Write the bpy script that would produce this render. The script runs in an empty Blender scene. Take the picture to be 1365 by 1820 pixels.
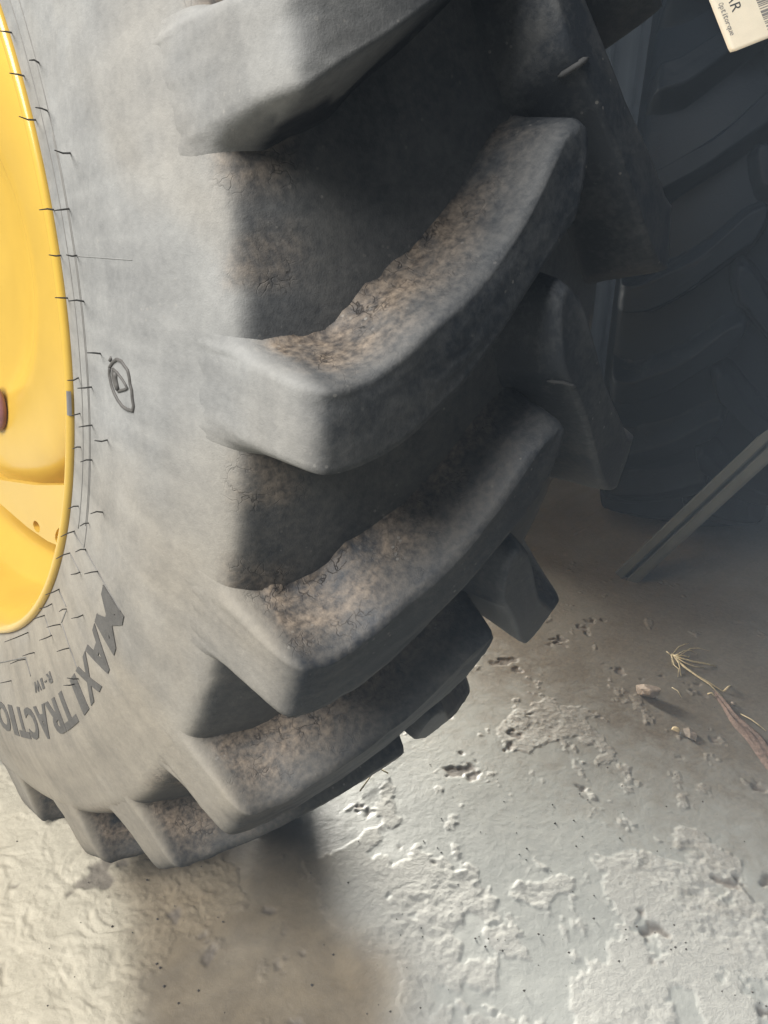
import bpy, bmesh, math, random
import numpy as np
from mathutils import Vector, Matrix, Euler
random.seed(7)
SC = bpy.context.scene
COL = SC.collection
R = math.radians
HZ = 0.83                                   # axle height of the near wheel

# ------------------------------------------------------------------ camera
CAM = Vector((-0.5735, -1.2192, 0.1056 + HZ))
EUL = Euler((1.1941, -0.0296, -0.7864))
FPX, CXP, CYP = 1441.16, 682.5, 910.0
cd = bpy.data.cameras.new('camera'); cam = bpy.data.objects.new('camera', cd); COL.objects.link(cam)
cam.location = CAM; cam.rotation_euler = EUL
cd.sensor_fit = 'VERTICAL'; cd.sensor_height = 24.0; cd.lens = FPX / 1820 * 24.0
cd.clip_start = 0.02; cd.clip_end = 200
SC.camera = cam

# ------------------------------------------------------------------ world, lamps, exposure
w = bpy.data.worlds.new('World'); SC.world = w; w.use_nodes = True
bg = w.node_tree.nodes['Background']
bg.inputs['Color'].default_value = (0.56, 0.67, 0.84, 1); bg.inputs['Strength'].default_value = 0.085
SC.view_settings.view_transform = 'Standard'; SC.view_settings.look = 'None'
SC.view_settings.exposure = 0.0; SC.view_settings.gamma = 1.0

def lamp(name, loc, target, sx, sy, energy, col):
    l = bpy.data.lights.new(name, 'AREA'); l.shape = 'RECTANGLE'; l.size = sx; l.size_y = sy
    l.energy = energy; l.color = col
    o = bpy.data.objects.new(name, l); COL.objects.link(o); o.location = loc
    o.rotation_euler = (Vector(target) - Vector(loc)).to_track_quat('-Z', 'Y').to_euler()
    return o
# open shed door behind the wheel, seen from the camera only as the light that comes round the tyre
lamp('doorway_light', (1.45, 2.2, 0.80), (0.2, -0.6, 0.0), 1.1, 0.8, 690, (1.0, 0.96, 0.88))
# daylight from the open side of the shed, left of the wheel
lamp('side_opening_light', (-2.7, -0.65, 3.2), (-0.1, -0.3, 0.6), 2.4, 2.2, 320, (1.0, 0.985, 0.955))

# ------------------------------------------------------------------ helpers
MR = EUL.to_matrix()
def ray(px, py):
    return (MR @ Vector(((px - CXP) / FPX, -(py - CYP) / FPX, -1.0))).normalized()
def on_floor(px, py, z=0.0):
    d = ray(px, py); t = (z - CAM.z) / d.z; return CAM + d * t
def on_plane(px, py, p, n):
    d = ray(px, py); t = (Vector(p) - CAM).dot(n) / d.dot(n); return CAM + d * t

def link(name, me, mat=None, parent=None, smooth=True):
    o = bpy.data.objects.new(name, me); COL.objects.link(o)
    if mat is not None: me.materials.append(mat)
    if smooth and len(me.polygons):
        me.polygons.foreach_set('use_smooth', np.ones(len(me.polygons), dtype=bool))
    if parent is not None: o.parent = parent
    return o
def tag(o, label=None, cat=None, group=None, kind=None):
    if label: o['label'] = label
    if cat: o['category'] = cat
    if group: o['group'] = group
    if kind: o['kind'] = kind
    return o
def empty(name, loc):
    o = bpy.data.objects.new(name, None); COL.objects.link(o); o.location = loc; o.empty_display_size = 0.05; return o
def grid_mesh(name, P, closed_u=False):
    """P: (nu, nv, 3) array -> quad mesh"""
    nu, nv = P.shape[:2]
    me = bpy.data.meshes.new(name)
    idx = np.arange(nu * nv).reshape(nu, nv)
    if closed_u: idx = np.vstack([idx, idx[:1]])
    q = np.stack([idx[:-1, :-1], idx[1:, :-1], idx[1:, 1:], idx[:-1, 1:]], -1).reshape(-1, 4)
    me.vertices.add(nu * nv); me.vertices.foreach_set('co', P.reshape(-1).astype(np.float32))
    me.loops.add(q.size); me.loops.foreach_set('vertex_index', q.reshape(-1).astype(np.int32))
    me.polygons.add(len(q)); me.polygons.foreach_set('loop_start', (np.arange(len(q)) * 4).astype(np.int32))
    me.polygons.foreach_set('loop_total', np.full(len(q), 4, np.int32))
    me.update(calc_edges=True); me.validate()
    return me
def attr(me, name, vals):
    a = me.attributes.new(name, 'FLOAT', 'POINT'); a.data.foreach_set('value', np.asarray(vals, np.float32).reshape(-1))
def py_mesh(name, V, F):
    me = bpy.data.meshes.new(name); me.from_pydata([tuple(v) for v in V], [], F); me.update(); return me
def tube(name, pts, rad, n=6):
    """tapered tube along points"""
    pts = [Vector(p) for p in pts]; rings = []
    for i, p in enumerate(pts):
        t = (pts[min(i + 1, len(pts) - 1)] - pts[max(i - 1, 0)]).normalized()
        a = t.orthogonal().normalized(); b = t.cross(a)
        if rings:
            a = (pa - t * pa.dot(t)).normalized(); b = t.cross(a)
        pa = a
        rr = rad[i] if hasattr(rad, '__len__') else rad
        rings.append([p + (a * math.cos(k * 2 * math.pi / n) + b * math.sin(k * 2 * math.pi / n)) * rr for k in range(n)])
    V = [v for r in rings for v in r]; F = []
    for i in range(len(rings) - 1):
        for k in range(n):
            F.append((i * n + k, i * n + (k + 1) % n, (i + 1) * n + (k + 1) % n, (i + 1) * n + k))
    F.append(tuple(range(n))[::-1]); F.append(tuple((len(rings) - 1) * n + k for k in range(n)))
    return py_mesh(name, V, F)

# numpy gradient-free value noise
def _hash(ix, iy, seed):
    h = (ix.astype(np.int64) * 374761393 + iy.astype(np.int64) * 668265263 + seed * 974634777) & 0xffffffff
    h = ((h ^ (h >> 13)) * 1274126177) & 0xffffffff
    return ((h ^ (h >> 16)) & 0xffff) / 65535.0
def vnoise(x, y, seed=0):
    ix = np.floor(x); iy = np.floor(y); fx = x - ix; fy = y - iy
    fx = fx * fx * fx * (fx * (fx * 6 - 15) + 10); fy = fy * fy * fy * (fy * (fy * 6 - 15) + 10)
    a = _hash(ix, iy, seed); b = _hash(ix + 1, iy, seed); c = _hash(ix, iy + 1, seed); d = _hash(ix + 1, iy + 1, seed)
    return (a * (1 - fx) + b * fx) * (1 - fy) + (c * (1 - fx) + d * fx) * fy
def fbm(x, y, seed=0, octs=5, gain=0.5):
    s = 0; amp = 1; tot = 0
    ca, sa = math.cos(0.6), math.sin(0.6)
    for o in range(octs):
        s = s + amp * vnoise(x, y, seed + o * 17); tot += amp; amp *= gain
        x, y = (x * ca - y * sa) * 2.03 + 11.3, (x * sa + y * ca) * 2.03 - 7.1
    return s / tot
def sstep(a, b, x):
    t = np.clip((x - a) / (b - a), 0, 1); return t * t * (3 - 2 * t)

# ------------------------------------------------------------------ materials
def new_mat(name):
    m = bpy.data.materials.new(name); m.use_nodes = True; nt = m.node_tree
    return m, nt, nt.nodes['Principled BSDF']
class NT:
    def __init__(s, nt): s.nt = nt
    def n(s, t, **k):
        o = s.nt.nodes.new(t)
        for a, b in k.items():
            if a in o.inputs.keys(): o.inputs[a].default_value = b
            else: setattr(o, a, b)
        return o
    def l(s, a, b): s.nt.links.new(a, b)
    def noise(s, vec, scale, detail=5, rough=0.55, dist=0.0):
        o = s.n('ShaderNodeTexNoise'); o.inputs['Scale'].default_value = scale; o.inputs['Detail'].default_value = detail
        o.inputs['Roughness'].default_value = rough; o.inputs['Distortion'].default_value = dist
        s.l(vec, o.inputs['Vector']); return o.outputs['Fac']
    def ramp(s, fac, stops):
        o = s.n('ShaderNodeValToRGB'); e = o.color_ramp.elements
        while len(e) < len(stops): e.new(0.5)
        for i, (p, c) in enumerate(stops):
            e[i].position = p; e[i].color = c if len(c) == 4 else (*c, 1)
        s.l(fac, o.inputs['Fac']); return o.outputs['Color']
    def math(s, op, a, b=None, clamp=False):
        o = s.n('ShaderNodeMath', operation=op); o.use_clamp = clamp
        for i, v in enumerate((a, b)):
            if v is None: continue
            if isinstance(v, (int, float)): o.inputs[i].default_value = v
            else: s.l(v, o.inputs[i])
        return o.outputs[0]
    def mix(s, fac, a, b):
        o = s.n('ShaderNodeMix', data_type='RGBA')
        for i, v in ((0, fac), (6, a), (7, b)):
            if isinstance(v, (int, float)): o.inputs[i].default_value = v
            elif isinstance(v, tuple): o.inputs[i].default_value = (*v, 1) if len(v) == 3 else v
            else: s.l(v, o.inputs[i])
        return o.outputs[2]
    def map01(s, v, a, b, c=0.0, d=1.0):
        o = s.n('ShaderNodeMapRange'); o.inputs[1].default_value = a; o.inputs[2].default_value = b
        o.inputs[3].default_value = c; o.inputs[4].default_value = d; s.l(v, o.inputs[0]); return o.outputs[0]
    def attr(s, name):
        o = s.n('ShaderNodeAttribute'); o.attribute_name = name; return o.outputs['Fac']
    def bump(s, h, strength, dist, normal=None):
        o = s.n('ShaderNodeBump'); o.inputs['Strength'].default_value = strength; o.inputs['Distance'].default_value = dist
        s.l(h, o.inputs['Height'])
        if normal is not None: s.l(normal, o.inputs['Normal'])
        return o.outputs[0]

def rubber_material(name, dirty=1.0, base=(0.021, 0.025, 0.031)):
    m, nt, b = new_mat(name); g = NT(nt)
    pos = g.n('ShaderNodeNewGeometry').outputs['Position']
    dust, mud = g.attr('dust'), g.attr('mud')
    big = g.noise(pos, 7, 4, 0.6, 0.6); mid = g.noise(pos, 28, 6, 0.62, 0.4); fine = g.noise(pos, 160, 5, 0.6); grain = g.noise(pos, 700, 3, 0.6)
    # amount of dust: attribute, broken by smears and wiped patches
    a = g.math('ADD', dust, g.map01(big, 0.3, 0.7, -0.10, 0.10))
    a = g.math('ADD', a, g.map01(mid, 0.3, 0.7, -0.06, 0.06))
    a = g.math('ADD', a, g.map01(fine, 0.3, 0.7, -0.07, 0.07), clamp=True)
    a = g.math('MULTIPLY', a, dirty)
    hue = g.noise(pos, 5, 3, 0.5, 0.3)
    zz = g.n('ShaderNodeSeparateXYZ'); g.l(pos, zz.inputs[0])
    dcol = g.mix(g.math('ADD', g.map01(hue, 0.35, 0.65, -.25, .35), g.map01(zz.outputs[2], .85, .35), clamp=True), (0.31, 0.305, 0.29), (0.345, 0.305, 0.245))
    c = g.mix(a, base, dcol)
    # dried mud caked in the roots of the lugs
    mn = g.math('MULTIPLY', mud, g.map01(mid, 0.30, 0.58), clamp=True)
    mcol = g.mix(g.map01(fine, 0.35, 0.65), (0.070, 0.054, 0.042), (0.29, 0.225, 0.165))
    c = g.mix(g.math('MULTIPLY', mn, 0.9 * dirty), c, mcol)
    ck = g.n('ShaderNodeTexVoronoi'); ck.feature = 'DISTANCE_TO_EDGE'; ck.inputs['Scale'].default_value = 75; ck.inputs['Randomness'].default_value = 1
    wv = g.n('ShaderNodeMixRGB'); wv.blend_type = 'ADD'; wv.inputs[0].default_value = .03; g.l(pos, wv.inputs[1]); nz = g.n('ShaderNodeTexNoise'); nz.inputs['Scale'].default_value = 60; g.l(pos, nz.inputs['Vector']); g.l(nz.outputs['Color'], wv.inputs[2]); g.l(wv.outputs[0], ck.inputs['Vector'])
    crack = g.math('MULTIPLY', g.map01(ck.outputs['Distance'], 0.05, 0.0), g.math('MULTIPLY', mud, g.map01(g.noise(pos, 30, 3), .48, .6), clamp=True), clamp=True)
    c = g.mix(g.math('MULTIPLY', crack, .85), c, (0.012, 0.010, 0.009))
    # pale specks of grit and scuffs
    vo = g.n('ShaderNodeTexVoronoi'); vo.inputs['Scale'].default_value = 120; g.l(pos, vo.inputs['Vector'])
    sp = g.math('MULTIPLY', g.math('LESS_THAN', vo.outputs['Distance'], 0.16), g.map01(g.noise(pos, 22, 3, 0.6), 0.55, 0.68), clamp=True)
    c = g.mix(g.math('MULTIPLY', sp, 0.45 * dirty), c, (0.33, 0.31, 0.28))
    g.l(c, b.inputs['Base Color'])
    g.l(g.map01(a, 0.0, 0.6, 0.52, 0.85), b.inputs['Roughness'])
    b.inputs['Specular IOR Level'].default_value = 0.35
    h = g.math('ADD', g.math('MULTIPLY', fine, 0.6), g.math('MULTIPLY', grain, 0.25))
    h = g.math('ADD', h, g.math('MULTIPLY', g.math('MULTIPLY', mid, mud), 2.2))
    h = g.math('ADD', h, g.math('MULTIPLY', sp, 0.4)); h = g.math('SUBTRACT', h, g.math('MULTIPLY', crack, 1.5))
    g.l(g.bump(h, 0.40, 0.0022), b.inputs['Normal'])
    return m
M_RUB = rubber_material('dusty_rubber', 1.0)
M_RUB2 = rubber_material('clean_shaded_rubber', 0.0, (0.003, 0.005, 0.008)); M_RUB2.node_tree.nodes['Principled BSDF'].inputs['Specular IOR Level'].default_value = 0.06  # undusted copy, its base darkened to paint in the deep shade

def plain(name, col, rough=0.5, metal=0.0, var=0.15, scale=40, bump=0.15, bdist=0.002, coat=0.0):
    m, nt, b = new_mat(name); g = NT(nt)
    pos = g.n('ShaderNodeNewGeometry').outputs['Position']
    f = g.noise(pos, scale, 5, 0.6)
    lo = tuple(x * (1 - var) for x in col); hi = tuple(min(1, x * (1 + var)) for x in col)
    g.l(g.mix(g.map01(f, 0.3, 0.7), lo, hi), b.inputs['Base Color'])
    b.inputs['Roughness'].default_value = rough; b.inputs['Metallic'].default_value = metal
    b.inputs['Coat Weight'].default_value = coat
    if bump: g.l(g.bump(g.noise(pos, scale * 4, 4, 0.6), bump, bdist), b.inputs['Normal'])
    return m
M_YEL = plain('yellow_rim_paint', (0.60, 0.385, 0.062), 0.25, 0, 0.05, 9, 0.03, 0.001, 0.15)
M_DARKHOLE = plain('hole_inside', (0.16, 0.09, 0.02), 0.7)
M_LETTER = plain('bare_rubber_letters', (0.095, 0.088, 0.08), 0.6, 0, 0.2, 90, 0.2)
M_WHISK = plain('rubber_whisker_black', (0.045, 0.042, 0.040), 0.6)
M_LINE = plain('mould_line_rubber', (0.20, 0.19, 0.175), 0.7)
M_CHIP = plain('chipped_primer_grey', (0.20, 0.19, 0.19), 0.6)
M_RED = plain('maroon_plastic', (0.20, 0.085, 0.09), 0.4)

# ------------------------------------------------------------------ tyre geometry
CP = np.array([(-.244, .492), (-.2500, .505), (-.2545, .53), (-.2585, .56), (-.2620, .60), (-.2635, .635), (-.2625, .66), (-.2595, .68), (-.2555, .70),
               (-.2512, .722), (-.2472, .740), (-.2410, .7505), (-.2310, .7570), (-.2200, .7610), (-.206, .7660), (-.175, .775), (-.15, .781), (-.10, .792), (-.05, .799), (0, .801)])
LP = np.array([(-.2551, .699), (-.2506, .7225), (-.2450, .752), (-.2388, .784), (-.2335, .810), (-.2255, .8335), (-.212, .8415), (-.185, .847), (-.15, .852), (-.10, .857), (-.05, .860), (0, .861)])
NB = 8                                        # CP index where LP starts
def resample(A, B, per):
    """Catmull-Rom through paired polylines, per samples a segment"""
    out = []
    for Q in (A, B):
        n = len(Q); E = np.vstack([2 * Q[0] - Q[1], Q, 2 * Q[-1] - Q[-2]]); r = []
        for i in range(n - 1):
            p0, p1, p2, p3 = E[i], E[i + 1], E[i + 2], E[i + 3]
            for k in range(per):
                t = k / per
                r.append(0.5 * (2 * p1 + (p2 - p0) * t + (2 * p0 - 5 * p1 + 4 * p2 - p3) * t * t + (3 * p1 - p0 - 3 * p2 + p3) * t ** 3))
        r.append(Q[-1]); out.append(np.array(r))
    return out
def cylp(x, r, th):                           # wheel-local point(s)
    return np.stack([x, -r * np.cos(th), r * np.sin(th)], -1)
FARK = 0.91                                   # far half is a little narrower than the bulging near wall
def full_profile():
    C, _ = resample(CP, CP, 3)
    far = C[:-1][::-1] * np.array([-FARK, 1.0])
    return np.vstack([C, far])
PITCH = 360.0 / 23
T0 = 0.0

def sidewall_x(r, th=None):
    q = CP[:9]; return np.interp(r, q[:, 1], q[:, 0])

def build_carcass():
    Pf = full_profile(); nth = 23 * 18
    th = np.linspace(0, 2 * math.pi, nth, endpoint=False)
    X = np.repeat(Pf[None, :, 0], nth, 0); RR = np.repeat(Pf[None, :, 1], nth, 0); TH = np.repeat(th[:, None], len(Pf), 1)
    # slight hand-made unevenness of the dusty side wall
    rib = .0 * np.exp(-((RR - .703) / .004) ** 2) * (X < 0)
    bul = -rib + (fbm(TH * 14 + 50, RR * 22, 5, 4) - .5) * 0.0022 * np.exp(-((RR - .63) / .05) ** 2)
    # shallow buttress ribs that run from the lug ends down the wall
    X = X + np.where(X < 0, bul, 0)
    P = cylp(X, RR, TH)
    me = grid_mesh('tyre', P, closed_u=True)
    # dust: heavy on the side wall, thin in the grooves plus a painted milky veil
    edge = .7515 + .008 * (fbm(TH * 40, RR * 30, 15, 4) - .5)
    d = 0.68 * (1 - sstep(edge - .005, edge + .006, RR)) + 0.21
    d = d + 0.20 * (fbm(TH * 9 + 20, RR * 9, 9, 4) - .5) + (1 - sstep(.70, .75, RR)) * (.34 * (fbm(TH * 55 + 20, RR * 9, 19, 4, .55) - .5) + .22 * (fbm(TH * 6, RR * 60, 29, 3) - .5) - .06)
    attr(me, 'dust', d); attr(me, 'mud', 0.55 * sstep(.735, .752, RR) * (1 - sstep(.764, .772, RR)) * sstep(.45, .6, fbm(TH * 12 + 9, RR * 8, 21, 3)))
    return me

EDGE_X = np.array([-.30, -.24, -.22, -.19, -.163, -.133, -.10, -.07, -.03, .00, .06])
EDGE_LO = np.array([-4.3, -4.4, -4.9, -4.6, -3.9, -2.3, -0.2, 2.0, 4.5, 6.3, 9.6])
EDGE_UX = np.array([-.30, -.24, -.228, -.20, -.172, -.144, -.107, -.066, -.039, .00, .06])
EDGE_UP = np.array([0.0, -0.5, -0.9, -0.9, 0.0, 1.6, 3.1, 5.6, 7.9, 11.0, 15.8])
NOSE_X = 0.018
def build_lug(theta, far, seed, dense=True, worn=False, dx=0.0, dusty=0.0):
    per = 4 if dense else 2
    C, L = resample(CP[NB:], LP, per)
    # carry both past the centre line for the nose
    nx = np.linspace(0.005, 0.060, 16 if dense else 8)
    C = np.vstack([C, np.stack([nx, np.interp(nx, -CP[::-1, 0], CP[::-1, 1])], -1)])
    L = np.vstack([L, np.stack([nx, 0.861 - 0.12 * nx ** 2], -1)])
    lx = L[:, 0].copy()
    lo = np.interp(lx, EDGE_X, EDGE_LO + (np.array([-.6, -.3, .2, 1.2, 1.5, 1.4, 1.0, .5, 0, 0, 0]) if worn else 0)); up = np.interp(lx, EDGE_UX, EDGE_UP)
    k = np.ones(5) / 5
    lo = np.convolve(np.pad(lo, 2, 'edge'), k, 'valid'); up = np.convolve(np.pad(up, 2, 'edge'), k, 'valid')
    if dx: L[:, 0] += dx * sstep(.70, .83, L[:, 1]) * (1 - sstep(-.21, -.10, lx)); lx = lx.copy()
    slope = np.gradient((lo + up) / 2) * math.pi / 180 * .84 / np.maximum(np.gradient(lx), 1e-3)
    slope = np.where(lx < -.2, 0, np.clip(slope, 0, 1.3)); cs = 1 / np.sqrt(1 + slope ** 2)
    WU, WL = 0.017, 0.018                    # flank widths, upper and lower
    # stations across: metres outside upper edge (<0 outside), fraction inside, outside lower edge
    nf = 12 if dense else 6
    ou = np.linspace(-WU - .030, 0, nf + 6); ins = np.linspace(0, 1, 14 if dense else 7)[1:-1]; ol = np.linspace(0, WL + .012, nf)
    nv = len(lx); rows = []; dd = []; uu = []
    wid = (up - lo) * math.pi / 180 * .84 * cs
    for o in ou: rows.append(up + np.degrees(-o / .84 / cs)); dd.append(np.full(nv, o) / WU); uu.append(np.full(nv, o))
    for f in ins:
        rows.append(up + (lo - up) * f); t = f * wid; t2 = (1 - f) * wid
        dd.append(np.minimum(t / WU, t2 / WL)); uu.append(t)
    for o in ol: rows.append(lo - np.degrees(o / .84 / cs)); dd.append(np.full(nv, -o) / WL); uu.append(wid + o)
    TH = np.radians(np.array(rows)); D = np.array(dd); U = np.array(uu)
    na, nb = (NOSE_X - lx)[None, :] / 0.016 + 0 * D, (11.9 - np.degrees(TH)) * math.pi / 180 * .86 / 0.016
    RN = 2.0; nose = np.where((na < RN) & (nb < RN), RN - np.hypot(RN - np.minimum(na, RN), RN - np.minimum(nb, RN)), np.minimum(na, nb))
    rc = 1.5
    d = np.where((D < rc) & (nose < rc), rc - np.hypot(rc - np.minimum(D, rc), rc - np.minimum(nose, rc)), np.minimum(D, nose))
    t = np.clip(d + 1, 0, 1)
    msk = 0.45 * t + 0.55 * (t * t * (3 - 2 * t))
    Cx, Cr, Lx, Lr = C[None, :, 0], C[None, :, 1], L[None, :, 0], L[None, :, 1]
    # crumbly fill along the upper root and small knocks on the edges
    alongm = U * 1.0; V = lx[None, :] + 0 * U
    n1 = fbm(U * 95 + seed * 7.3, V * 95 + seed * 3.1, seed, 5, .6); n2 = fbm(U * 150 + seed, V * 110 + 5, seed + 3, 4, .6)
    mudzone = np.exp(-((U + .016) / .014) ** 2) * sstep(-.240, -.212, V) * (1 - sstep(-.20, -.02, V) * .8) * (V < .08)
    mudzone = mudzone * sstep(.25, .55, fbm(V * 24 + seed * 1.7, U * 20, seed + 11, 3) + .18)
    edgew = np.exp(-((msk - .8) / .2) ** 2)
    lift = mudzone * (0.003 + 0.015 * (n1 - .45)) + (n2 - .5) * (0.0014 + .0030 * edgew) * (msk > .05) - .004 * edgew * sstep(.58, .75, fbm(U * 45 + seed * 5, V * 45, seed + 61, 3))
    X = Cx + msk * (Lx - Cx); RR = Cr + msk * (Lr - Cr)
    sink = 0.005 * sstep(0.0, 1.0, np.clip(-d - 1, 0, 1) * 2.2) * 1.0 + 0.0
    endsink = 0.0012 * (1 - sstep(0, 4, np.arange(nv)))[None, :]
    # outward direction of the carcass
    tx = np.gradient(C[:, 0]); tr = np.gradient(C[:, 1]); ln = np.hypot(tx, tr) + 1e-9
    nx_, nr_ = (-tr / ln)[None, :], (tx / ln)[None, :]
    off = lift - sink - endsink
    if far: off = off - lift * .7
    X = X + nx_ * off; RR = RR + nr_ * off
    TH = TH + math.radians(theta)
    if far:
        X = -X * FARK
    P = cylp(X, RR, TH)
    if far: P = P[::-1]
    me = grid_mesh('lug', P)
    side = 1 - sstep(.80, .838, RR) * sstep(-.245, -.225, V) - 0
    du = 0.70 * (1 - sstep(-.236, -.218, V)) + 0.03 * sstep(-.99, -.2, d) + 0.01 + .12 * (1 - sstep(-.22, -.12, V)) * (fbm(V * 30 + seed, U * 30, seed + 40, 3) - .3)
    du = du + 0.12 * np.exp(-((U + .010) / .014) ** 2)      # dusty upper flank and edge
    du = du + dusty * (1 - sstep(-.185, -.11, V)) * (RR > .80)  # light on the lug's top painted in as extra dust
    mu = np.clip(np.exp(-((U + .018) / .011) ** 2) * mudzone * 2.2, 0, 1)
    if far: du, mu = du[::-1], mu[::-1]
    attr(me, 'dust', np.clip(du, 0, .85)); attr(me, 'mud', mu)
    return me

wheel = empty('tractor_wheel', (0, 0, HZ))
tag(wheel, 'dusty tractor wheel with yellow rim and deep chevron lugs filling the left of the photo', 'wheel')
tyre = link('tyre', build_carcass(), M_RUB, wheel)
for side in (0, 1):
    for k in range(23):
        th = T0 - k * PITCH + (PITCH * .5 if side else 0)
        tt = (th + 180) % 360 - 180
        vis = -125 < tt < 45
        link('lug', build_lug(th, bool(side), 3 + k * 2 + side, vis, k == 22 and not side, {22: -.018, 0: -.016, 1: -.008, 3: .004}.get(k, 0) if not side else 0, {22: .42, 0: .10}.get(k, 0) if not side else 0), M_RUB, tyre)  # last argument paints light onto the tops of two lugs

# ------------------------------------------------------------------ rim
def revolve(name, prof, n=160, th0=0, th1=2 * math.pi):
    prof = np.array(prof); closed = abs(th1 - th0 - 2 * math.pi) < 1e-6
    th = np.linspace(th0, th1, n, endpoint=not closed)
    P = cylp(np.repeat(prof[None, :, 0], n, 0), np.repeat(prof[None, :, 1], n, 0), np.repeat(th[:, None], len(prof), 1))
    return grid_mesh(name, P, closed_u=closed)
def smooth_prof(P, per=5):
    return resample(np.array(P), np.array(P), per)[0]
rim = link('rim', revolve('rim', smooth_prof([(-.228, .490), (-.240, .4975), (-.2490, .5010), (-.2535, .4985), (-.2540, .4935), (-.2490, .4880), (-.238, .4800), (-.225, .4730), (-.205, .4690), (-.165, .4660),
    (-.150, .4600), (-.128, .4350), (-.112, .4270), (-.06, .4255), (.02, .4250), (.10, .43), (.15, .46), (.20, .47), (.228, .49)], 4), 200), M_YEL, wheel)
disc = link('disc', revolve('disc', smooth_prof([(-.03, .420), (-.035, .36), (-.06, .345), (-.115, .335), (-.145, .315), (-.155, .27), (-.150, .20), (-.13, .15), (-.12, .06), (-.12, .0)], 5), 120), M_YEL, wheel)

# ------------------------------------------------------------------ floor
floor_polys = {}
def build_floor():
    def axis(a, b, step, lo, hi):
        core = np.arange(a, b, step); out = []
        p, s = a, step
        left = []
        while p > lo: s *= 1.35; p -= s; left.append(p)
        right = []; p, s = core[-1], step
        while p < hi: s *= 1.35; p += s; right.append(p)
        return np.array(left[::-1] + list(core) + right)
    xs = axis(-.52, 1.35, .0024, -14, 14); ys = axis(-1.16, .06, .0024, -14, 14)
    X, Y = np.meshgrid(xs, ys, indexing='ij')
    wx = X + (fbm(X * 10, Y * 10, 31, 6, .62) - .5) * .12; wy = Y + (fbm(X * 10 + 40, Y * 10, 37, 6, .62) - .5) * .12
    def inside(poly, grow=0.0):
        pts = [on_floor(*q).xy for q in poly]
        res = np.zeros(X.shape, bool); n = len(pts)
        for i in range(n):
            x1, y1 = pts[i]; x2, y2 = pts[(i + 1) % n]
            c = ((y1 > wy) != (y2 > wy)) & (wx < (x2 - x1) * (wy - y1) / (y2 - y1 + 1e-12) + x1)
            res ^= c
        return res
    rough = np.zeros(X.shape)
    P1 = [(560, 1540), (690, 1385), (745, 1470), (800, 1530), (880, 1600), (930, 1650), (960, 1760), (1000, 1900), (720, 1900), (660, 1700), (600, 1600)]
    P2 = [(1060, 1450), (1180, 1440), (1290, 1520), (1380, 1640), (1400, 1900), (1010, 1900), (1030, 1700), (1110, 1640), (1060, 1560)]
    P3 = [(915, 1225), (1000, 1215), (1075, 1300), (1120, 1390), (1130, 1440), (1010, 1430), (985, 1340), (910, 1320)]
    P4 = [(-200, 1250), (120, 1420), (300, 1540), (430, 1560), (330, 1640), (260, 1720), (220, 1950), (-300, 1950)]
    H = np.zeros(X.shape)
    r1, r2, r3, r4 = inside(P1), inside(P2), inside(P3), inside(P4)
    heart = inside([(912, 1580), (960, 1545), (985, 1548), (992, 1580), (965, 1612), (940, 1600)]) 
    rb = r1 | r2 | r3 | r4 | heart
    # loose small scabs elsewhere, holes through the skim coat
    n = fbm(X * 16 + 3, Y * 16, 51, 5, .55)
    n = fbm((X + Y) * 11 + 3, (Y - X) * 17, 51, 6, .62); scab = (n > .725); pit = (fbm(X * 13 + 90, Y * 13, 57, 5, .6) > .75)
    def soft(m, it=1):
        f = m.astype(float)
        for _ in range(it):
            f[1:-1, 1:-1] = (f[1:-1, 1:-1] * 2 + f[:-2, 1:-1] + f[2:, 1:-1] + f[1:-1, :-2] + f[1:-1, 2:]) / 6
        return f
    bays = (fbm(X * 13 + 12, Y * 13 + 7, 61, 5, .6) > .535)            # bare bays inside the rough coat
    rr = soft((rb & ~(bays & ~r4)) | (scab & ~r4), 1); pp = soft(pit, 2)
    f1 = fbm(X * 45, Y * 45, 71, 5, .6); f2 = fbm(X * 120 + 5, Y * 60, 77, 4, .6); f3 = fbm(X * 3, Y * 3, 81, 3)
    ridg = 1 - np.abs(2 * fbm(X * 38 + Y * 12, Y * 30, 83, 4, .6) - 1)
    f4 = fbm(X * 210 + 9, Y * 170, 91, 3, .6)
    am = .35 + 1.3 * sstep(.35, .7, fbm(X * 7 + 31, Y * 7, 93, 3))
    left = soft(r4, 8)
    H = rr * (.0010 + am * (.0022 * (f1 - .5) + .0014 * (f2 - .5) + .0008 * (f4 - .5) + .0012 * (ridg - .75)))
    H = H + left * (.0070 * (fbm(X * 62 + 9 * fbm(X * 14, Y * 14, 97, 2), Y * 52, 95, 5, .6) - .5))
    H = H - pp * (.0030 + .004 * (f1 - .5)) + (1 - rr) * ((f1 - .5) * .0010 + (f4 - .5) * .0003) + (f3 - .5) * .008
    fade = sstep(-.9, -.5, X) * (1 - sstep(1.5, 1.9, X)) * sstep(-1.5, -1.15, Y) * (1 - sstep(.1, .5, Y))
    H = (H - .004) * fade
    P = np.stack([X, Y, H], -1)
    me = grid_mesh('floor', P)
    attr(me, 'rough', rr); attr(me, 'pit', pp)
    brown = inside([(200, 1480), (380, 1480), (560, 1440), (600, 1540), (640, 1640), (690, 1820), (700, 1950), (250, 1950), (210, 1700)]) * .9 + inside([(-300, 1200), (120, 1300), (215, 1480), (230, 1700), (260, 1960), (-300, 1960)]) * .05  # brown zone that paints in the tyre's soft shadow
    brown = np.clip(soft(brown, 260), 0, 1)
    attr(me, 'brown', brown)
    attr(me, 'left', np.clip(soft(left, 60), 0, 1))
    attr(me, 'bare', np.clip(soft(inside([(-300, 1200), (120, 1300), (520, 1480), (640, 1540), (760, 1700), (800, 1980), (-300, 1980)]), 10), 0, 1))
    return me
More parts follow.
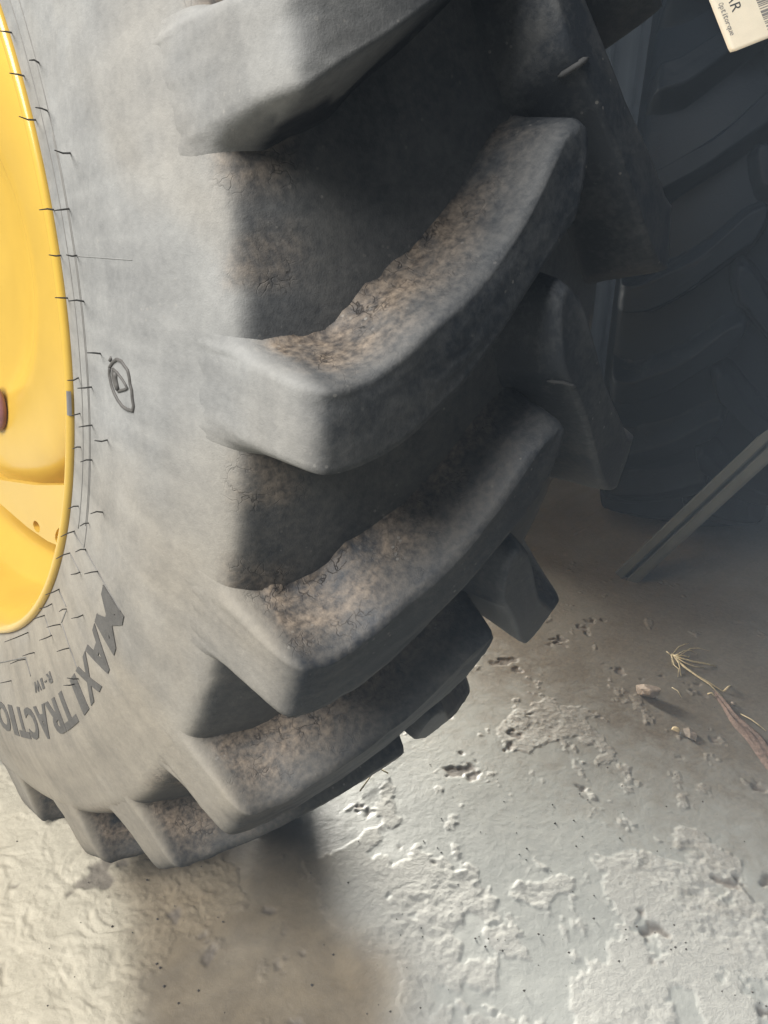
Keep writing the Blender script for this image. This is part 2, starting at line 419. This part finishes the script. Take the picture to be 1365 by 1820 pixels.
def floor_material():
    m, nt, b = new_mat('worn_concrete'); g = NT(nt)
    pos = g.n('ShaderNodeNewGeometry').outputs['Position']
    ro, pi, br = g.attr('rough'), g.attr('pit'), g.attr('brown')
    big = g.noise(pos, 3.5, 5, 0.6, 0.5); mid = g.noise(pos, 22, 6, 0.65, 0.4); fine = g.noise(pos, 130, 5, 0.65); grain = g.noise(pos, 600, 3, 0.6)
    paint = g.mix(g.map01(mid, 0.3, 0.7), (0.265, 0.27, 0.25), (0.315, 0.318, 0.293))
    conc = g.mix(g.map01(fine, 0.3, 0.7), (0.29, 0.286, 0.262), (0.345, 0.34, 0.31))
    c = g.mix(g.math('MAXIMUM', ro, g.attr('bare')), paint, conc)
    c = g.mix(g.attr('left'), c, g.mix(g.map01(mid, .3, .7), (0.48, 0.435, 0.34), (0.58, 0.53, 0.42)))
    shadow_brown = g.mix(g.map01(mid, 0.3, 0.7), (0.125, 0.094, 0.058), (0.215, 0.168, 0.108))  # brown floor tone with the tyre's shadow put into the colour
    c = g.mix(g.math('MULTIPLY', br, g.map01(big, 0.25, 0.6, 0.85, 1.1), clamp=True), c, shadow_brown)
    x = g.n('ShaderNodeSeparateXYZ'); g.l(pos, x.inputs[0])
    right = g.math('MULTIPLY', g.map01(g.math('ADD', x.outputs[0], g.map01(mid, .3, .7, -.12, .12)), 0.38, 0.78), g.map01(big, .2, .7, .6, 1.0), clamp=True)  # browner floor at right, with the fall-off of light painted in
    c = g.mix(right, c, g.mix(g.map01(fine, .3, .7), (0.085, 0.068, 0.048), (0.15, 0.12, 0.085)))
    c = g.mix(g.math('MULTIPLY', pi, 0.8, clamp=True), c, (0.13, 0.11, 0.09))
    sp = g.map01(g.noise(pos, 260, 2, 0.5), 0.72, 0.76)
    c = g.mix(g.math('MULTIPLY', sp, 0.5), c, (0.08, 0.07, 0.06))
    g.l(c, b.inputs['Base Color'])
    b.inputs['Roughness'].default_value = 0.62; b.inputs['Specular IOR Level'].default_value = 0.35
    g.l(g.map01(ro, 0, 1, 0.50, 0.85), b.inputs['Roughness'])
    h = g.math('ADD', g.math('MULTIPLY', fine, g.map01(ro, 0, 1, 0.5, 1.0)), g.math('MULTIPLY', grain, g.map01(ro, 0, 1, 0.2, 0.3)))
    g.l(g.bump(h, 0.5, 0.003), b.inputs['Normal'])
    return m
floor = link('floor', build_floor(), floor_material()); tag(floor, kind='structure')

# ------------------------------------------------------------------ details on the near wheel (wheel-local coordinates)
OFFZ = Vector((0, 0, HZ))
from mathutils.bvhtree import BVHTree
def _bvh(objs):
    V, F = [], []
    for o in objs:
        b = len(V); V += [v.co.copy() for v in o.data.vertices]; F += [tuple(b + i for i in p.vertices) for p in o.data.polygons]
    return BVHTree.FromPolygons(V, F)
TREE = _bvh([tyre] + [o for o in tyre.children if o.name.split('.')[0] == 'lug'])
def surf(px, py):
    hit, n, i, d = TREE.ray_cast(CAM - OFFZ, ray(px, py)); return hit, n
def wall_hit(px, py, out=0.0):
    """where the pixel's ray meets the dusty side wall, wheel-local"""
    hit, n = surf(px, py)
    if hit is not None: return Vector((hit.x - out, hit.y, hit.z))
    x = -.26
    for _ in range(8):
        p = on_plane(px, py, (x, 0, 0), Vector((1, 0, 0))) - OFFZ
        x = float(sidewall_x(math.hypot(p.y, p.z)))
    return Vector((p.x - out, p.y, p.z))
def wall_rt(r, th, out=0.0):
    t = math.radians(th)
    hit = TREE.ray_cast(Vector((-.6, -r * math.cos(t), r * math.sin(t))), Vector((1, 0, 0)))[0]
    if hit is not None: return Vector((hit.x - out, hit.y, hit.z))
    return Vector((float(sidewall_x(r)) - out, -r * math.cos(t), r * math.sin(t)))

_glyphs = {}
def glyph(ch, bold=0.012):
    """outline mesh of one character, normalised to a 1 x 1 cell: (verts2d, faces)"""
    if (ch, bold) in _glyphs: return _glyphs[(ch, bold)]
    cu = bpy.data.curves.new('letter_outline', 'FONT'); cu.body = ch; cu.offset = bold; cu.fill_mode = 'FRONT'; cu.resolution_u = 3
    o = bpy.data.objects.new('letter_outline', cu); COL.objects.link(o)
    dg = bpy.context.evaluated_depsgraph_get(); dg.update()
    me = bpy.data.meshes.new_from_object(o.evaluated_get(dg))
    bm = bmesh.new(); bm.from_mesh(me); bmesh.ops.triangulate(bm, faces=bm.faces)
    for _ in range(2):
        long = [e for e in bm.edges if e.calc_length() > 0.16]
        if long: bmesh.ops.subdivide_edges(bm, edges=long, cuts=1); bmesh.ops.triangulate(bm, faces=bm.faces)
    V = [(v.co.x, v.co.y) for v in bm.verts]; bm.verts.index_update(); F = [[v.index for v in f.verts] for f in bm.faces]
    bm.free(); bpy.data.objects.remove(o); bpy.data.meshes.remove(me); bpy.data.curves.remove(cu)
    a = np.array(V); mn, mx = a.min(0), a.max(0); asp = (mx - mn)[0] / (mx - mn)[1]
    a = (a - mn) / (mx - mn)
    _glyphs[(ch, bold)] = (a, F, asp); return _glyphs[(ch, bold)]
def letter_mesh(ch, fn, bold=0.012):
    """glyph mapped by fn(u, v, lift) to 3D with raised side faces"""
    a, F, _ = glyph(ch, bold)
    n = len(a); V = [fn(u, v, 1) for u, v in a] + [fn(u, v, 0) for u, v in a]
    FF = [f for f in F]
    cnt = {}
    for f in F:
        for i in range(len(f)):
            e = (f[i], f[(i + 1) % len(f)]); cnt[tuple(sorted(e))] = cnt.get(tuple(sorted(e)), []) + [e]
    for k, es in cnt.items():
        if len(es) == 1: i, j = es[0]; FF.append((j, i, i + n, j + n))
    return py_mesh('letter', V, FF)

# raised lettering round the wall, tops outward
cells = [('M', -25.0, -30.6), ('A', -30.9, -36.0), ('X', -36.2, -41.0), ('I', -41.7, -43.8), ('T', -46.0, -50.4), ('R', -50.6, -54.8), ('A', -54.9, -59.3),
         ('C', -59.5, -63.3), ('T', -63.5, -67.2), ('I', -67.8, -69.4), ('O', -69.9, -74.6), ('N', -75.1, -79.6)]
for ch, a0, a1 in cells:
    def fn(u, v, up, a0=a0, a1=a1): return wall_rt(.599 + .043 * v, a0 + (a1 - a0) * u, 0.0010 * up - .0015 * (1 - up))
    link('raised_letter', letter_mesh(ch, fn, 0.035), M_LETTER, tyre, smooth=False)
for ch, a0, a1 in (('R', -49.4, -51.1), ('-', -51.6, -52.4), ('1', -53.0, -53.8), ('W', -54.3, -56.9)):
    def fn(u, v, up, a0=a0, a1=a1):
        vv = v if ch != '-' else .45 + .12 * v
        return wall_rt(.570 + .013 * vv, a0 + (a1 - a0) * u, 0.0010 * up - .001 * (1 - up))
    link('raised_letter', letter_mesh(ch, fn, 0.02), M_LETTER, tyre, smooth=False)

def wall_line(name, pts, rad=0.0007, mat=M_LINE, sub=4):
    P = []
    for (x0, y0), (x1, y1) in zip(pts[:-1], pts[1:]):
        for k in range(sub): P.append(wall_hit(x0 + (x1 - x0) * k / sub, y0 + (y1 - y0) * k / sub, 0.0002))
    P.append(wall_hit(*pts[-1], 0.0002))
    return link(name, tube(name, P, rad, 5), mat, tyre)
# oval mark with a triangle in it
def zz(x, y): return 160 + x / 9.75, 600 + y / 9.75
oval = [zz(*p) for p in [(350, 510), (345, 640), (385, 830), (430, 960), (490, 1080), (570, 1190), (650, 1245), (750, 1270), (765, 1180), (745, 1060), (735, 920), (705, 800), (690, 680), (665, 570), (600, 480), (560, 415), (470, 375), (400, 430), (350, 510)]]
wall_line('oval_mark', oval, 0.0016, M_LETTER, 3)
wall_line('oval_mark', [zz(*p) for p in [(400, 540), (480, 610), (570, 730), (660, 880), (590, 905), (490, 930), (440, 840), (400, 700), (390, 540)]], 0.0013, M_LETTER, 2)
wall_line('oval_mark', [zz(*p) for p in [(450, 600), (460, 740), (495, 900)]], 0.0026, M_LETTER, 2)
wall_line('oval_mark', [zz(*p) for p in [(350, 400), (375, 345)]], 0.0015, M_LETTER, 2)

# thin mould lines: rings and the fan of seams at lower left
for r, a, b in ((.5495, 32, -25), (.5300, 32, -24), (.5465, 15, -22)):
    P = [wall_rt(r, a + (b - a) * k / 60, 0.0001) for k in range(61)]
    link('mould_line', tube('mould_line', P, 0.00055, 5), M_LINE, tyre)
for pts in ([(131, 945), (152, 977), (175, 1018), (195, 1052), (215, 1086)], [(104, 1047), (118, 1078)], [(125, 983), (142, 1017)], [(118, 1085), (110, 1106)], [(110, 1107), (124, 1150), (139, 1192)],
            [(81, 1099), (91, 1129)], [(46, 1168), (55, 1202)], [(0, 1178), (46, 1168)]):
    wall_line('mould_line', pts, 0.0007)
wall_line('mould_line', [(136, 455), (180, 458), (235, 462)], 0.0003, plain('pale_seam', (.28, .275, .26), .8))

# rows of rubber whiskers (vent hairs) that stand out from the bead and the wall
whisk = [(20, 58, 0, 55), (42, 135, 17, 130), (63, 213, 34, 207), (95, 373, 70, 373), (108, 454, 87, 453), (120, 530, 98, 529), (122, 371, 97, 374), (136, 454, 118, 453), (148, 536, 122, 535),
         (83, 197, 63, 191), (124, 272, 97, 267), (178, 629, 155, 627), (139, 671, 120, 676), (142, 735, 127, 739), (143, 795, 129, 798), (139, 900, 122, 904), (132, 944, 108, 954),
         (124, 983, 100, 993), (105, 1047, 81, 1057), (92, 1073, 70, 1082), (79, 1094, 58, 1101), (50, 1124, 8, 1141), (162, 688, 138, 690), (163, 756, 140, 759), (163, 818, 143, 821),
         (157, 930, 142, 935), (152, 977, 134, 981), (142, 1017, 126, 1021), (118, 1083, 105, 1087), (107, 1110, 83, 1115), (92, 1129, 70, 1138), (61, 1160, 40, 1166), (190, 782, 168, 783),
         (182, 911, 161, 913), (173, 1016, 150, 1020), (147, 1093, 127, 1099), (123, 1152, 101, 1158), (139, 1207, 119, 1205), (133, 1216, 113, 1218), (20, 1210, 0, 1214), (45, 1172, 18, 1180), (68, 112, 52, 107)]
rw = random.Random(3)
for bx, by, tx, ty in whisk:
    p = wall_hit(bx, by, -0.001); L = math.hypot(bx - tx, by - ty) * 0.00085
    q = on_plane(tx, ty, (p.x - L, 0, 0), Vector((1, 0, 0))) - OFFZ
    d = q - p
    mid = p + d * .5 + Vector((0, rw.uniform(-.0008, .0008), rw.uniform(-.0012, .0012)))
    link('rubber_whisker', tube('rubber_whisker', [p, mid, q], [0.0008, 0.0007, 0.0004], 6), M_WHISK, tyre)

# thin mould flash standing on two of the far lugs
def flash(pts, rad, name='mould_flash'):
    P = []
    for (x0, y0), (x1, y1) in zip(pts[:-1], pts[1:]):
        for k in range(4):
            h, n = surf(x0 + (x1 - x0) * k / 4, y0 + (y1 - y0) * k / 4)
            if h is not None: P.append(h + n * rad * .3)
    if len(P) > 2: link(name, tube(name, P, [rad * .4] + [rad] * (len(P) - 2) + [rad * .4], 6), M_FLASH, tyre)
M_FLASH = plain('dusty_rubber_flash', (0.055, 0.055, 0.055), .85)
flash([(992, 136), (1024, 116), (1050, 100)], .0025); flash([(972, 676), (1000, 678), (1030, 690)], .002)

# rim: bracket plate with two holes, hub cap, chipped paint on the flange
def plate(name, px_pts, holes, x, thick, mat, parent):
    bm = bmesh.new(); n = Vector((1, 0, 0))
    def loop(pts):
        vs = [bm.verts.new(p) for p in pts]; return [bm.edges.new((vs[i], vs[(i + 1) % len(vs)])) for i in range(len(vs))]
    E = loop([on_plane(a, b, (x, 0, 0), n) - OFFZ for a, b in px_pts])
    for (a, b, ra, rb, rot) in holes:
        E += loop([on_plane(a + ra * math.cos(t) * math.cos(rot) - rb * math.sin(t) * math.sin(rot), b + ra * math.cos(t) * math.sin(rot) + rb * math.sin(t) * math.cos(rot), (x, 0, 0), n) - OFFZ
                   for t in [k * math.pi / 10 for k in range(20)]])
    r = bmesh.ops.triangle_fill(bm, edges=E, use_beauty=True)
    fs = [f for f in bm.faces]
    ex = bmesh.ops.extrude_face_region(bm, geom=fs)
    for v in [g for g in ex['geom'] if isinstance(g, bmesh.types.BMVert)]: v.co.x += thick
    bmesh.ops.recalc_face_normals(bm, faces=bm.faces)
    me = bpy.data.meshes.new(name); bm.to_mesh(me); bm.free()
    return link(name, me, mat, parent, smooth=False)
plate('bracket_plate', [(-80, 840), (0, 895), (50, 938), (85, 962), (104, 970), (112, 945), (122, 900), (128, 862), (60, 862), (-20, 850)],
      [(65, 936, 5, 11, -.35), (107, 952, 9, 15, .15)], -.175, .010, M_YEL, rim)
hc = bmesh.new(); bmesh.ops.create_uvsphere(hc, u_segments=24, v_segments=12, radius=1)
cpt = on_plane(-10, 722, (-.158, 0, 0), Vector((1, 0, 0))) - OFFZ
for v in hc.verts: v.co = Vector((v.co.x * .012, v.co.y * .034, v.co.z * .036)) + cpt
me = bpy.data.meshes.new('hub_plug'); hc.to_mesh(me); hc.free(); link('hub_plug', me, M_RED, rim)
def flange_chip():
    th = np.radians(np.linspace(-8.6, -11.4, 16)); prof = np.array([(-.2515, .5018), (-.2532, .5010), (-.2543, .5000), (-.2548, .4988)])
    wob = np.ones(16)
    P = cylp(np.repeat(prof[None, :, 0], 16, 0), prof[None, :, 1] * wob[:, None], np.repeat(th[:, None], 4, 1))
    return grid_mesh('paint_chip', P)
link('paint_chip', flange_chip(), M_CHIP, rim)

# ------------------------------------------------------------------ second, clean tyre in the dark at the right
C2 = Vector((1.95, -.12, HZ)); A2 = R(-62)
spare = empty('dark_tyre', C2); spare.rotation_euler = Euler((R(0), 0, A2))
tag(spare, 'clean black tractor tyre standing in deep shade behind, with a paper label stuck on it', 'tyre')
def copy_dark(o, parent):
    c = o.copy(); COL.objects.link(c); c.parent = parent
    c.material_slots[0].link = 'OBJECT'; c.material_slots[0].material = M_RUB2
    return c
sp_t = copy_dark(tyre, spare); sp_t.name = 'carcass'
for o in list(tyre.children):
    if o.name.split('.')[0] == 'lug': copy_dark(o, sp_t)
sp_t.rotation_euler = Euler((R(4), 0, 0))

# paper label on its tread
R2 = 0.869
def on_tyre2(px, py, lift=0.0):
    d = ray(px, py); M = Matrix.Rotation(-A2, 3, 'Z')
    o = M @ (CAM - C2); d = M @ d
    r = R2 + lift
    a = d.y ** 2 + d.z ** 2; b = 2 * (o.y * d.y + o.z * d.z); c = o.y ** 2 + o.z ** 2 - r * r
    t = (-b - math.sqrt(max(b * b - 4 * a * c, 0))) / (2 * a)
    return Matrix.Rotation(A2, 3, 'Z') @ (o + d * t) + C2
LB = Vector((1297.0, 95.0)); LU = Vector((-37, -95)).normalized(); LV = Vector((68, -27)).normalized()
def lab(u, v, lift=0.0):
    q = LB + LU * u + LV * v; return on_tyre2(q.x, q.y, lift)
M_PAPER = plain('label_paper', (0.62, 0.56, 0.44), 0.55, 0, 0.06, 18, 0.08)
M_INK = plain('label_ink', (0.03, 0.03, 0.03), 0.6, 0, 0.1); M_INK2 = plain('label_grey_ink', (0.16, 0.15, 0.14), 0.6, 0, 0.1)
def label_mesh():
    nu, nv = 30, 16; W_, H_ = 190.0, 240.0; rc = 5
    V = []; F = []
    for k, lift in enumerate((0.0012, 0.0)):
        for i in range(nu):
            for j in range(nv):
                u, v = H_ * i / (nu - 1), W_ * j / (nv - 1)
                cu, cv = (min(max(u, rc), H_ - rc), min(max(v, rc), W_ - rc)); dx, dy = u - cu, v - cv
                if dx and dy:
                    l = math.hypot(dx, dy); u, v = cu + dx / l * rc, cv + dy / l * rc
                V.append(lab(u, v, lift + .0016 * math.sin(v * .035 + u * .02)))
    N = nu * nv
    for k in (0, 1):
        for i in range(nu - 1):
            for j in range(nv - 1):
                a, b, c, d = [k * N + q for q in (i * nv + j, (i + 1) * nv + j, (i + 1) * nv + j + 1, i * nv + j + 1)]
                F.append((a, b, c, d) if k else (d, c, b, a))
    rim_ = [i * nv for i in range(nu)] + [(nu - 1) * nv + j for j in range(1, nv)] + [i * nv + nv - 1 for i in range(nu - 2, -1, -1)] + [j for j in range(nv - 2, 0, -1)]
    for i in range(len(rim_)):
        a, b = rim_[i], rim_[(i + 1) % len(rim_)]; F.append((a, b, b + N, a + N))
    return py_mesh('paper_label', V, F)
label = link('paper_label', label_mesh(), M_PAPER)
tag(label, 'cream paper label with black print and barcode on the dark tyre', 'label')
def label_text(txt, u_end, height, v0, adv, mat, bold, gap=.18):
    u = u_end
    for ch in reversed(txt):
        if ch == ' ': u += adv; continue
        a, F, asp = glyph(ch, bold); tall = ch.isupper() or ch in 'tildfhkb'; desc = ch in 'pqgy'
        h = height if tall or desc else height * .72; wd = adv * (1 - gap) * (min(1, .45) if ch in 'il1I' else 1)
        vb = v0 - (height * .28 if desc else 0)
        def fn(x, y, up, u=u, wd=wd, h=h, vb=vb):
            q = (u + wd * (1 - x), vb + h * y)
            return lab(q[0], q[1], .0014 + .0016 * math.sin(q[1] * .035 + q[0] * .02) + .0003 * up)
        o = link('printed_letter', letter_mesh(ch, fn, bold), mat, label, smooth=False)
        u += adv if ch not in 'il' else adv * .8
label_text('GOODYEAR', 65.5, 19, 31, 17, M_INK, 0.0)
label_text('Optitorque', 28.5, 9.5, 12.5, 6.3, M_INK2, 0.01, .12)
rb_ = random.Random(5); u = 13.0
while u < 215:
    bw = rb_.choice((1.6, 1.6, 3.2, 4.6)); 
    V = [lab(u, 78, .0018 + .0016 * math.sin(78 * .035 + u * .02)), lab(u + bw, 78, .0018 + .0016 * math.sin(78 * .035 + u * .02)), lab(u + bw, 128, .0018 + .0016 * math.sin(128 * .035 + u * .02)), lab(u, 128, .0018 + .0016 * math.sin(128 * .035 + u * .02))]
    link('barcode_bar', py_mesh('barcode_bar', V, [(0, 1, 2, 3)]), M_INK2, label, smooth=False)
    u += bw + rb_.choice((1.5, 1.5, 3.0))

# ------------------------------------------------------------------ added wall, its end placed to block the door light
def blocker_wall():
    n = 260; L = 9.0; V = []; F = []
    a = Vector((1.09, .95, 0)); d = Vector((1, -.04, 0)).normalized(); nrm = Vector((d.y, -d.x, 0))
    for side in (0, 1):
        for i in range(n):
            s = L * i / (n - 1); o = a + d * s + nrm * (0.02 * math.sin(s * 2 * math.pi / .19) + side * .003)
            V += [o + Vector((0, 0, -.02)), o + Vector((0, 0, 3.2))]
    for side in (0, 1):
        b = side * 2 * n
        for i in range(n - 1): F.append((b + 2 * i, b + 2 * i + 2, b + 2 * i + 3, b + 2 * i + 1))
    return py_mesh('blocker_wall', V, F)
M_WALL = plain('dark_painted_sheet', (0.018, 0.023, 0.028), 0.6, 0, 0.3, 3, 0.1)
tag(link('blocker_wall', blocker_wall(), M_WALL), 'added dark corrugated wall behind both tyres that blocks the door light', 'wall')

# ------------------------------------------------------------------ bits lying on the floor
M_STONE = plain('pale_stone', (0.36, 0.29, 0.23), 0.8, 0, 0.3, 60, 0.5, .003)
M_STRAW = plain('dry_straw', (0.44, 0.36, 0.21), 0.7, 0, 0.3, 200, 0.2)
M_BARK = plain('red_brown_bark', (0.15, 0.10, 0.075), 0.9, 0, 0.45, 90, 0.8, .004)
M_LEAF = plain('dead_leaf', (0.19, 0.155, 0.12), 0.8, 0, 0.3, 120, 0.3)
M_CRUMB = plain('pale_crumb', (0.55, 0.44, 0.26), 0.8, 0, 0.3, 200, 0.4)
FL = -0.003
def lump(name, px, py, sx, sy, sz, rot, seed, mat, rough=.25, sub=3, cuts=9):
    bm = bmesh.new(); bmesh.ops.create_icosphere(bm, subdivisions=sub, radius=1)
    r = random.Random(seed); pl = [(Vector((r.gauss(0, 1), r.gauss(0, 1), r.gauss(0, .8))).normalized(), r.uniform(.5, .85)) for _ in range(cuts)]
    for v in bm.verts:
        c = v.co.copy()
        for n_, h in pl:
            k = c.dot(n_)
            if k > h: c -= n_ * (k - h) * .97
        c += c * (rough * .25 * math.sin(c.x * 5 + seed) * math.sin(c.y * 6 + seed * 2) * math.cos(c.z * 5))
        v.co = Vector((c.x * sx, c.y * sy, c.z * sz))
    zmin = min(v.co.z for v in bm.verts)
    for v in bm.verts: v.co.z -= zmin + sz * .15
    me = bpy.data.meshes.new(name); bm.to_mesh(me); bm.free()
    o = link(name, me, mat, smooth=cuts < 10); p = on_floor(px, py, FL); o.location = p; o.rotation_euler = (0, 0, rot); return o
tag(lump('stone', 1150, 1238, .031, .020, .018, R(-42), 8, M_STONE, .1, 3, 16), 'pale angular stone lying at the edge of the shade on the floor', 'stone')
tag(lump('crumb', 1202, 1299, .0055, .010, .005, R(20), 9, M_CRUMB, .4, 2), 'small yellowish crumb on the dark floor beside the dead leaf', 'crumb')
tag(lump('crumb', 1303, 1253, .006, .006, .004, 0, 12, M_STONE, .4, 2), 'tiny grey crumb on the floor beside the strip of bark', 'crumb')
def px_path(pts, h0=.002, h1=.002, wob=0):
    n = len(pts); out = []
    for i, (a, b) in enumerate(pts):
        p = on_floor(a, b, FL); p.z += h0 + (h1 - h0) * i / max(n - 1, 1) + .006 * math.sin(math.pi * i / max(n - 1, 1)); out.append(p)
    return out
def z5(x, y): return 1080 + x / 4.79, 1100 + y / 4.79
straw = empty('straw_tuft', on_floor(1195, 1168, FL)); tag(straw, 'tuft of dry straw or roots fanned out on the dark floor above the bark strip', 'straw')
for pts, rd in (([(545, 320), (600, 265), (650, 240), (690, 212)], .0011), ([(545, 320), (600, 400), (625, 490)], .0016), ([(545, 320), (560, 420), (600, 450), (597, 500)], .0010), ([(545, 320), (620, 360), (720, 392), (830, 402), (928, 408)], .0018),
                ([(545, 320), (620, 410), (750, 512), (860, 565), (988, 625)], .0020), ([(560, 335), (640, 430), (760, 520), (860, 575), (975, 668)], .0016), ([(545, 320), (640, 340), (685, 350), (694, 318)], .0013), ([(545, 320), (650, 400), (740, 432), (825, 420)], .0011),
                ([(545, 320), (640, 420), (708, 452)], .0010), ([(600, 330), (700, 278), (770, 272), (870, 277)], .0008), ([(540, 315), (545, 360), (550, 400)], .0014), ([(500, 290), (545, 320)], .0012), ([(560, 330), (640, 300), (700, 290), (760, 300)], .0008)):
    P = [p - straw.location for p in px_path([z5(*q) for q in pts], .004, .001)]
    link('stalk', tube('stalk', P, [rd * 1.1] * (len(P) - 1) + [rd * .5], 6), M_STRAW, straw)
def bark():
    cl = [z5(*q) for q in [(905, 640), (950, 690), (1010, 750), (1080, 850), (1150, 930), (1230, 1000), (1300, 1090), (1370, 1210), (1450, 1330)]]
    hw = [8, 20, 32, 46, 56, 64, 64, 62, 50]
    V = []; F = []; m = 9; r = random.Random(2)
    for i, (a, b) in enumerate(cl):
        p = on_floor(a, b, FL); q = on_floor(*cl[min(i + 1, len(cl) - 1)], FL); q0 = on_floor(*cl[max(i - 1, 0)], FL)
        t = (q - q0).normalized(); s = Vector((-t.y, t.x, 0)); wdt = hw[i] / 4.79 * .00125
        for k in range(m):
            f = k / (m - 1) * 2 - 1
            V.append(p + s * wdt * (f + r.uniform(-.18, .18)) + t * r.uniform(-.005, .005) + Vector((0, 0, .001 + .007 * math.sqrt(max(0, 1 - f * f)) * (1 + r.uniform(-.6, .6)))))
    for i in range(len(cl) - 1):
        for k in range(m - 1): F.append((i * m + k, i * m + k + 1, (i + 1) * m + k + 1, (i + 1) * m + k))
    return py_mesh('bark_strip', V, F)
bk = link('bark_strip', bark(), M_BARK); md = bk.modifiers.new('s', 'SUBSURF'); md.levels = 2; md.render_levels = 2
tag(bk, 'strip of reddish brown bark lying on the floor at the right edge', 'bark')
for i, (pts, rd) in enumerate((([(848, 650), (880, 660), (905, 668)], .0016), ([(990, 625), (1020, 612), (1045, 585)], .0024))):
    o = link('straw_bit', tube('straw_bit', px_path([z5(*q) for q in pts], .003, .003), rd, 6), M_CRUMB)
    tag(o, ('yellow straw scrap on the left of the tip of the bark strip', 'yellow straw scrap where the stalks meet the bark strip')[i], 'straw')
o = link('straw_bit', tube('straw_bit', px_path([z5(*q) for q in [(545, 590), (590, 640), (630, 680)]], .002, .002), .0007, 5), M_STRAW); tag(o, 'hair thin dark stalk on the floor right of the pale stone', 'straw')
o = link('straw_bit', tube('straw_bit', px_path([z5(*q) for q in [(1130, 820), (1215, 885), (1275, 930), (1345, 965)]], .003, .003), .0011, 5), M_STRAW); tag(o, 'pale thin stalk beside the bark strip near the right edge', 'straw')
o = link('straw_bit', tube('straw_bit', px_path([(640, 1408), (660, 1384), (676, 1374), (690, 1377)], .003, .003), .0014, 5), M_STRAW); tag(o, 'bent straw under the lowest tread lug beside the lit floor', 'straw')
def leaf():
    pts = [(640, 940), (690, 935), (740, 965), (762, 1000), (752, 1045), (700, 1030), (660, 1000)]
    c = on_floor(*z5(700, 985), FL) + Vector((0, 0, .005)); V = [c]
    for i, q in enumerate(pts): V.append(on_floor(*z5(*q), FL) + Vector((0, 0, .0015 + .002 * (i % 2))))
    V += [v - Vector((0, 0, .0006)) for v in V]; n = len(pts); F = []
    for i in range(n):
        a, b = 1 + i, 1 + (i + 1) % n; F.append((0, a, b)); F.append((n + 1, b + n + 1, a + n + 1)); F.append((a, a + n + 1, b + n + 1, b))
    return py_mesh('dead_leaf', V, F)
tag(link('dead_leaf', leaf(), M_LEAF, smooth=False), 'small dull brown scrap of dead leaf on the dark floor beside the yellow crumb', 'leaf')
# loose grit
gv, gf = [], []; rg = random.Random(11)
for i in range(150):
    a, b = rg.uniform(0, 1365), rg.uniform(1150, 1820)
    if i < 40: a, b = rg.uniform(780, 1200), rg.uniform(1350, 1700)
    p = on_floor(a, b, FL + .001)
    if (p.x < .25 and p.x > -.26 and p.y > -.25) or p.x > 1.5: continue
    s = rg.uniform(.0006, .0016); bse = len(gv)
    for dx, dy, dz in ((-1, -1, 0), (1, -.8, 0), (.9, 1, 0), (-.8, 1.1, 0), (rg.uniform(-.4, .4), rg.uniform(-.4, .4), 1.6)):
        gv.append(p + Vector((dx * s, dy * s, dz * s)))
    gf += [(bse, bse + 1, bse + 4), (bse + 1, bse + 2, bse + 4), (bse + 2, bse + 3, bse + 4), (bse + 3, bse, bse + 4)]
tag(link('grit', py_mesh('grit', gv, gf), plain('dark_grit', (0.07, 0.06, 0.05), .8), smooth=False), kind='stuff')

# steel channel leaning in the dark beside the far tyre
def channel():
    b = on_floor(1118, 1022, 0.0); d = ray(1425, 735); t = (Vector((1.42, -.86, 0)).xy - CAM.xy).length / d.xy.length; e = CAM + d * t
    ax = (e - b).normalized(); vw = ((b + e) / 2 - CAM).normalized(); sd = ax.cross(vw).normalized(); fw = -vw
    b = b - ax * .02; e = e + ax * .25
    prof = [(-.030, 0), (-.030, .028), (-.024, .030), (-.006, .030), (-.003, .026), (-.003, .010), (.004, .010), (.004, .026), (.008, .030), (.026, .030), (.030, .026), (.030, 0)]
    V = []; F = []; n = len(prof)
    for k in range(9):
        p = b + (e - b) * k / 8
        V += [p + sd * x + fw * y for x, y in prof]
    for k in range(8):
        for i in range(n): F.append((k * n + i, k * n + (i + 1) % n, (k + 1) * n + (i + 1) % n, (k + 1) * n + i))
    F += [tuple(range(n)), tuple(8 * n + i for i in range(n))[::-1]]
    return py_mesh('steel_channel', V, F)
tag(link('steel_channel', channel(), plain('dull_grey_steel', (0.045, 0.05, 0.048), .75, 0, .3, 14, .3), smooth=False), 'dull grey steel channel leaning diagonally in the dark at the right edge', 'steel bar')

# added thin volume standing in for the lens glare's milky veil
def haze_box():
    lo, hi = Vector((-5, -2.2, -1)), Vector((6, 4.2, 3.4))
    V = [(x, y, z) for x in (lo.x, hi.x) for y in (lo.y, hi.y) for z in (lo.z, hi.z)]
    return py_mesh('glare_haze', V, [(0, 1, 3, 2), (4, 6, 7, 5), (0, 4, 5, 1), (2, 3, 7, 6), (0, 2, 6, 4), (1, 5, 7, 3)])
mh = bpy.data.materials.new('glare_veil'); mh.use_nodes = True; nt = mh.node_tree; nt.nodes.clear()
ou = nt.nodes.new('ShaderNodeOutputMaterial'); vo = nt.nodes.new('ShaderNodeVolumePrincipled')
vo.inputs['Color'].default_value = (0.70, 0.84, 1.0, 1); vo.inputs['Density'].default_value = 0.021; vo.inputs['Anisotropy'].default_value = -0.5
nt.links.new(vo.outputs[0], ou.inputs['Volume'])
tag(link('glare_haze', haze_box(), mh, smooth=False), kind='stuff')
